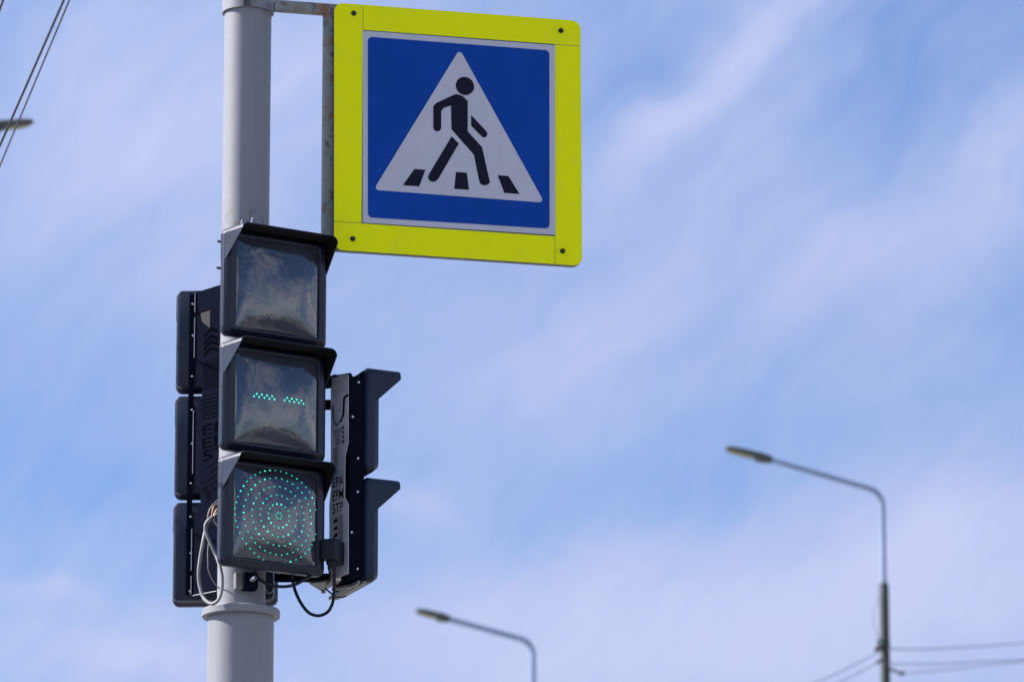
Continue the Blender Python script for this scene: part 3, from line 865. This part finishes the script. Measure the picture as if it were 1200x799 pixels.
lampL, baseL, zsL = street_lamp('street lamp at the left edge with only the tip of its head in the picture', 38.0, -230, 178, -12, 149.5, 38, 143.3, .5, .03, 420, .05, .2)
# fittings where the wires meet the right-hand post
b = MB()
c = at(1031.5, 754, 49.95); b.box(c, (.055, .05, .075), None, .008); b.build('wire_fitting', M['lamp_post'], lampR); b = MB(); c = at(1028, 760.5, 49.9); b.box(c, (.05, .04, .035), None, .006)
b.build('wire_fitting', M['lamp_post'], lampR); b = MB()
b.tube([at(1036, 752, 49.9), at(1036, 757, 49.9)], .055, 12); b.build('wire_fitting', M['lamp_post'], lampR); b = MB()
b.tube([at(1039, 783.5, 49.9), at(1047, 784.5, 49.9), at(1056.5, 789.5, 49.9)], .012, 6); b.build('wire_fitting', M['lamp_post'], lampR); b = MB(); b.tube([at(1055, 790, 49.9), at(1059, 786.5, 49.9)], .02, 6); b.build('wire_fitting', M['lamp_post'], lampR); b = MB()
b.tube([at(1027, 776, 49.9), at(1034, 772, 49.9)], .014, 6)
b.build('wire_fitting', M['lamp_post'], lampR)
b = MB(); b.tube(spline([at(1034, 689, 49.93), at(1026, 708, 49.9), at(1023.5, 722, 49.9), at(1026, 738, 49.9), at(1031.5, 750, 49.93)], 8), .004, 6); b.build('feed_wire', M['wire_grey'], lampR)

# ------------------------------------------------------------------ overhead wires
def wire(pts, r, m, label, group=None, ext=0.0, seg=8):
    P_ = [at(*p) for p in pts]
    if len(P_) > 2: P_ = spline(P_, 10)
    if ext: P_ = [P_[0] + (P_[0]-P_[1]).normalized()*ext] + P_ + [P_[-1] + (P_[-1]-P_[-2]).normalized()*ext]
    b = MB(); b.tube(P_, r, seg); o = b.build('overhead_wire', m, None, smooth=60)
    c = P_[0].copy()
    for v in o.data.vertices: v.co -= c
    o.location = c
    return tag(o, label, 'wire', group)
G1 = 'overhead wires in the upper left corner'
wire([(0, 170.5, 19.6), (75, 0, 18.2)], .0044, M['wire'], 'thicker dark overhead wire crossing the lamp head in the upper left corner', G1, 4)
wire([(0, 194, 24.5), (81.5, 0, 23.0)], .0040, M['wire_far'], 'thinner greyish overhead wire just right of the thick one in the upper left', G1, 6)
wire([(-6, 28, 19.6), (3.8, 0, 19.3)], .0044, M['wire'], 'bit of dark overhead wire at the very corner, top left', G1, 5)
G2 = 'wires tied to the right-hand lamp post'
wire([(1028, 764.5, 49.9), (990, 784, 47.5), (940, 806.5, 44.5), (880, 832, 41)], .0065, M['wire_grey'], 'upper of two wires running down and left from the right-hand lamp post', G2)
wire([(1027, 777, 49.9), (1000, 791, 48), (960, 811, 45.5), (900, 840, 42)], .0065, M['wire_grey'], 'lower of two wires running down and left from the right-hand lamp post', G2)
wire([(1040, 760.2, 49.9), (1090, 760, 51), (1150, 756.6, 52.5), (1215, 751.5, 54), (1300, 742, 56)], .0075, M['wire_grey'], 'topmost of the three wires running right from the lamp post', G2)
wire([(1040, 777.2, 49.9), (1100, 777.6, 51), (1160, 774.2, 52.5), (1215, 771.5, 54), (1300, 762, 56)], .0065, M['wire_grey'], 'middle of the three wires running right from the lamp post', G2)
wire([(1058, 788, 49.9), (1110, 784.4, 51), (1160, 778.5, 52.5), (1215, 772.8, 54), (1300, 761, 56)], .0055, M['wire_grey'], 'lowest of the three wires running right from the lamp post', G2)

# ------------------------------------------------------------------ sky and sun
SUN_EL, SUN_AZ = R(40), R(-80)            # azimuth from +Y towards +X
w = bpy.data.worlds.new('World'); sc.world = w; w.use_nodes = True
n, l = w.node_tree.nodes, w.node_tree.links
bg = n['Background']
sky = n.new('ShaderNodeTexSky'); sky.sky_type = 'NISHITA'; sky.sun_disc = False
sky.sun_elevation, sky.sun_rotation = SUN_EL, SUN_AZ
sky.altitude = 100; sky.air_density = 1.0; sky.dust_density = 1.0; sky.ozone_density = 1.0
def val(x): return x
def math_(op, a, b_=None, c=None):
    m = n.new('ShaderNodeMath'); m.operation = op
    for i, v in enumerate((a, b_, c)):
        if v is None: continue
        if isinstance(v, (int, float)): m.inputs[i].default_value = v
        else: l.new(v, m.inputs[i])
    return m.outputs[0]
tc = n.new('ShaderNodeTexCoord')
sep = n.new('ShaderNodeSeparateXYZ'); l.new(tc.outputs['Generated'], sep.inputs[0])
x, y, z = sep.outputs
K = FPX
az = math_('MULTIPLY', math_('ARCTAN2', x, y), K*math.cos(PITCH))
el = math_('MULTIPLY', math_('SUBTRACT', math_('ARCSINE', z), PITCH), K)
def noise(vec, scale, detail=5, rough=.55, dist=0.0):
    t = n.new('ShaderNodeTexNoise'); t.inputs['Scale'].default_value = scale; t.inputs['Detail'].default_value = detail
    t.inputs['Roughness'].default_value = rough; t.inputs['Distortion'].default_value = dist
    l.new(vec, t.inputs['Vector']); return t.outputs['Fac'], t.outputs['Color']
cmb = n.new('ShaderNodeCombineXYZ'); l.new(az, cmb.inputs[0]); l.new(el, cmb.inputs[1])
wf, wc = noise(cmb.outputs[0], 1/230, 4, .55)
ws = n.new('ShaderNodeSeparateColor'); l.new(wc, ws.inputs[0])
azw = math_('ADD', az, math_('MULTIPLY', math_('SUBTRACT', ws.outputs[0], .5), 170))
elw = math_('ADD', el, math_('MULTIPLY', math_('SUBTRACT', ws.outputs[1], .5), 170))
# cirrus banks: heading and height in the sky (given as azimuth / elevation offsets), size, tilt, thickness
BANKS = [(820, 110, 220, 34, 47, .42), (985, 300, 150, 70, 35, .36), (1170, 210, 170, 60, 55, .22), (850, 720, 430, 110, 6, .42),
         (1130, 650, 240, 110, 15, .34), (720, 790, 330, 70, 0, .22), (150, 780, 200, 45, -12, .40), (40, 690, 120, 18, -14, .26),
         (490, 582, 46, 22, -32, .26), (140, 180, 210, 110, 15, .32), (330, 90, 200, 120, 20, .20), (540, 420, 260, 110, -10, .20), (760, 340, 200, 60, 52, .26),
         (1040, 430, 110, 50, 40, .16), (560, 690, 170, 70, 10, .22), (240, 330, 160, 60, 20, .18),
         (1200, 0, 190, 120, 30, -.34), (1035, 160, 55, 150, -20, -.20), (720, 20, 60, 90, 45, -.16), (880, 560, 190, 44, 18, -.30), (640, 600, 160, 45, 20, -.16),
         (20, 490, 150, 90, 0, -.30), (180, 590, 170, 50, -8, -.22), (1180, 335, 60, 70, 40, -.20), (905, 470, 150, 60, 30, -.10), (430, 440, 100, 80, 0, -.14)]
tot = None
for px, py, Ln, Wd, ang, amp in BANKS:
    d = ray(px, py).normalized()
    a0 = math.atan2(d.x, d.y)*K*math.cos(PITCH); e0 = (math.asin(d.z) - PITCH)*K
    ca, sa = math.cos(R(ang)), math.sin(R(ang))
    dx, dy = math_('SUBTRACT', azw, a0), math_('SUBTRACT', elw, e0)
    u = math_('MULTIPLY_ADD', dx, ca/Ln, math_('MULTIPLY', dy, sa/Ln))
    v = math_('MULTIPLY_ADD', dx, -sa/Wd, math_('MULTIPLY', dy, ca/Wd))
    q = math_('MULTIPLY_ADD', u, u, math_('MULTIPLY', v, v))
    gsn = math_('MULTIPLY', math_('EXPONENT', math_('MULTIPLY', q, -1)), amp if amp > 0 else amp*.6)
    tot = gsn if tot is None else math_('ADD', tot, gsn)
# streaky texture along the wind direction
mp = n.new('ShaderNodeMapping'); mp.vector_type = 'TEXTURE'; mp.inputs['Rotation'].default_value = (0, 0, R(42)); mp.inputs['Scale'].default_value = (260, 85, 1)
cm2 = n.new('ShaderNodeCombineXYZ'); l.new(azw, cm2.inputs[0]); l.new(elw, cm2.inputs[1]); l.new(cm2.outputs[0], mp.inputs['Vector'])
sf, _ = noise(mp.outputs[0], 1.0, 6, .60)
mp3 = n.new('ShaderNodeMapping'); mp3.vector_type = 'TEXTURE'; mp3.inputs['Rotation'].default_value = (0, 0, R(50)); mp3.inputs['Scale'].default_value = (130, 26, 1)
l.new(cm2.outputs[0], mp3.inputs['Vector'])
ff, _ = noise(mp3.outputs[0], 1.0, 5, .6, .4)
# clouds over the rest of the sky
gf, _ = noise(tc.outputs['Generated'], 3.2, 7, .58, .3)
gen = math_('MULTIPLY', math_('SUBTRACT', gf, .57), 4.2)
dens = math_('ADD', math_('ADD', tot, .36), math_('ADD', math_('MULTIPLY', math_('SUBTRACT', sf, .5), .46), math_('MULTIPLY', math_('SUBTRACT', ff, .5), .25)))
front_mask = math_('MULTIPLY', math_('SUBTRACT', y, .80), 6); fm = n.new('ShaderNodeClamp'); l.new(front_mask, fm.inputs[0])
dens = math_('ADD', dens, math_('MULTIPLY', gen, math_('SUBTRACT', 1, fm.outputs[0])))
cl = n.new('ShaderNodeClamp'); l.new(dens, cl.inputs[0]); cl.inputs['Max'].default_value = .97
tint = n.new('ShaderNodeMixRGB'); tint.blend_type = 'MULTIPLY'; tint.inputs[0].default_value = 1; tint.inputs['Color2'].default_value = (.53, .69, 1.0, 1)
l.new(sky.outputs[0], tint.inputs['Color1'])
mx = n.new('ShaderNodeMixRGB'); mx.inputs['Color2'].default_value = (3.7, 4.0, 5.9, 1)
ccol = n.new('ShaderNodeMixRGB'); ccol.inputs['Color1'].default_value = (12.0, 12.0, 12.6, 1); ccol.inputs['Color2'].default_value = (3.62, 3.95, 5.65, 1)
l.new(fm.outputs[0], ccol.inputs['Fac']); l.new(ccol.outputs[0], mx.inputs['Color2'])
l.new(cl.outputs[0], mx.inputs['Fac']); l.new(tint.outputs[0], mx.inputs['Color1'])
l.new(mx.outputs[0], bg.inputs['Color']); bg.inputs['Strength'].default_value = .085
w.cycles.sampling_method = 'MANUAL'; w.cycles.sample_map_resolution = 512

sun = bpy.data.lights.new('sun', 'SUN'); sun.energy = 5.0; sun.angle = R(.53); sun.color = (1, .965, .93)
so = bpy.data.objects.new('sun', sun); COL.objects.link(so)
sd = V((math.sin(SUN_AZ)*math.cos(SUN_EL), math.cos(SUN_AZ)*math.cos(SUN_EL), math.sin(SUN_EL)))
so.rotation_euler = sd.to_track_quat('Z', 'Y').to_euler(); so.location = (-10, 10, 30)

# ------------------------------------------------------------------ render settings
sc.render.engine = 'CYCLES'
sc.cycles.use_denoising = True
sc.cycles.max_bounces = 6
sc.cycles.caustics_reflective = False; sc.cycles.caustics_refractive = False
vs = sc.view_settings
sc.display_settings.display_device = 'sRGB'
vs.view_transform, vs.look, vs.exposure, vs.gamma = 'Standard', 'None', .92, 1.0
vs.use_curve_mapping = False
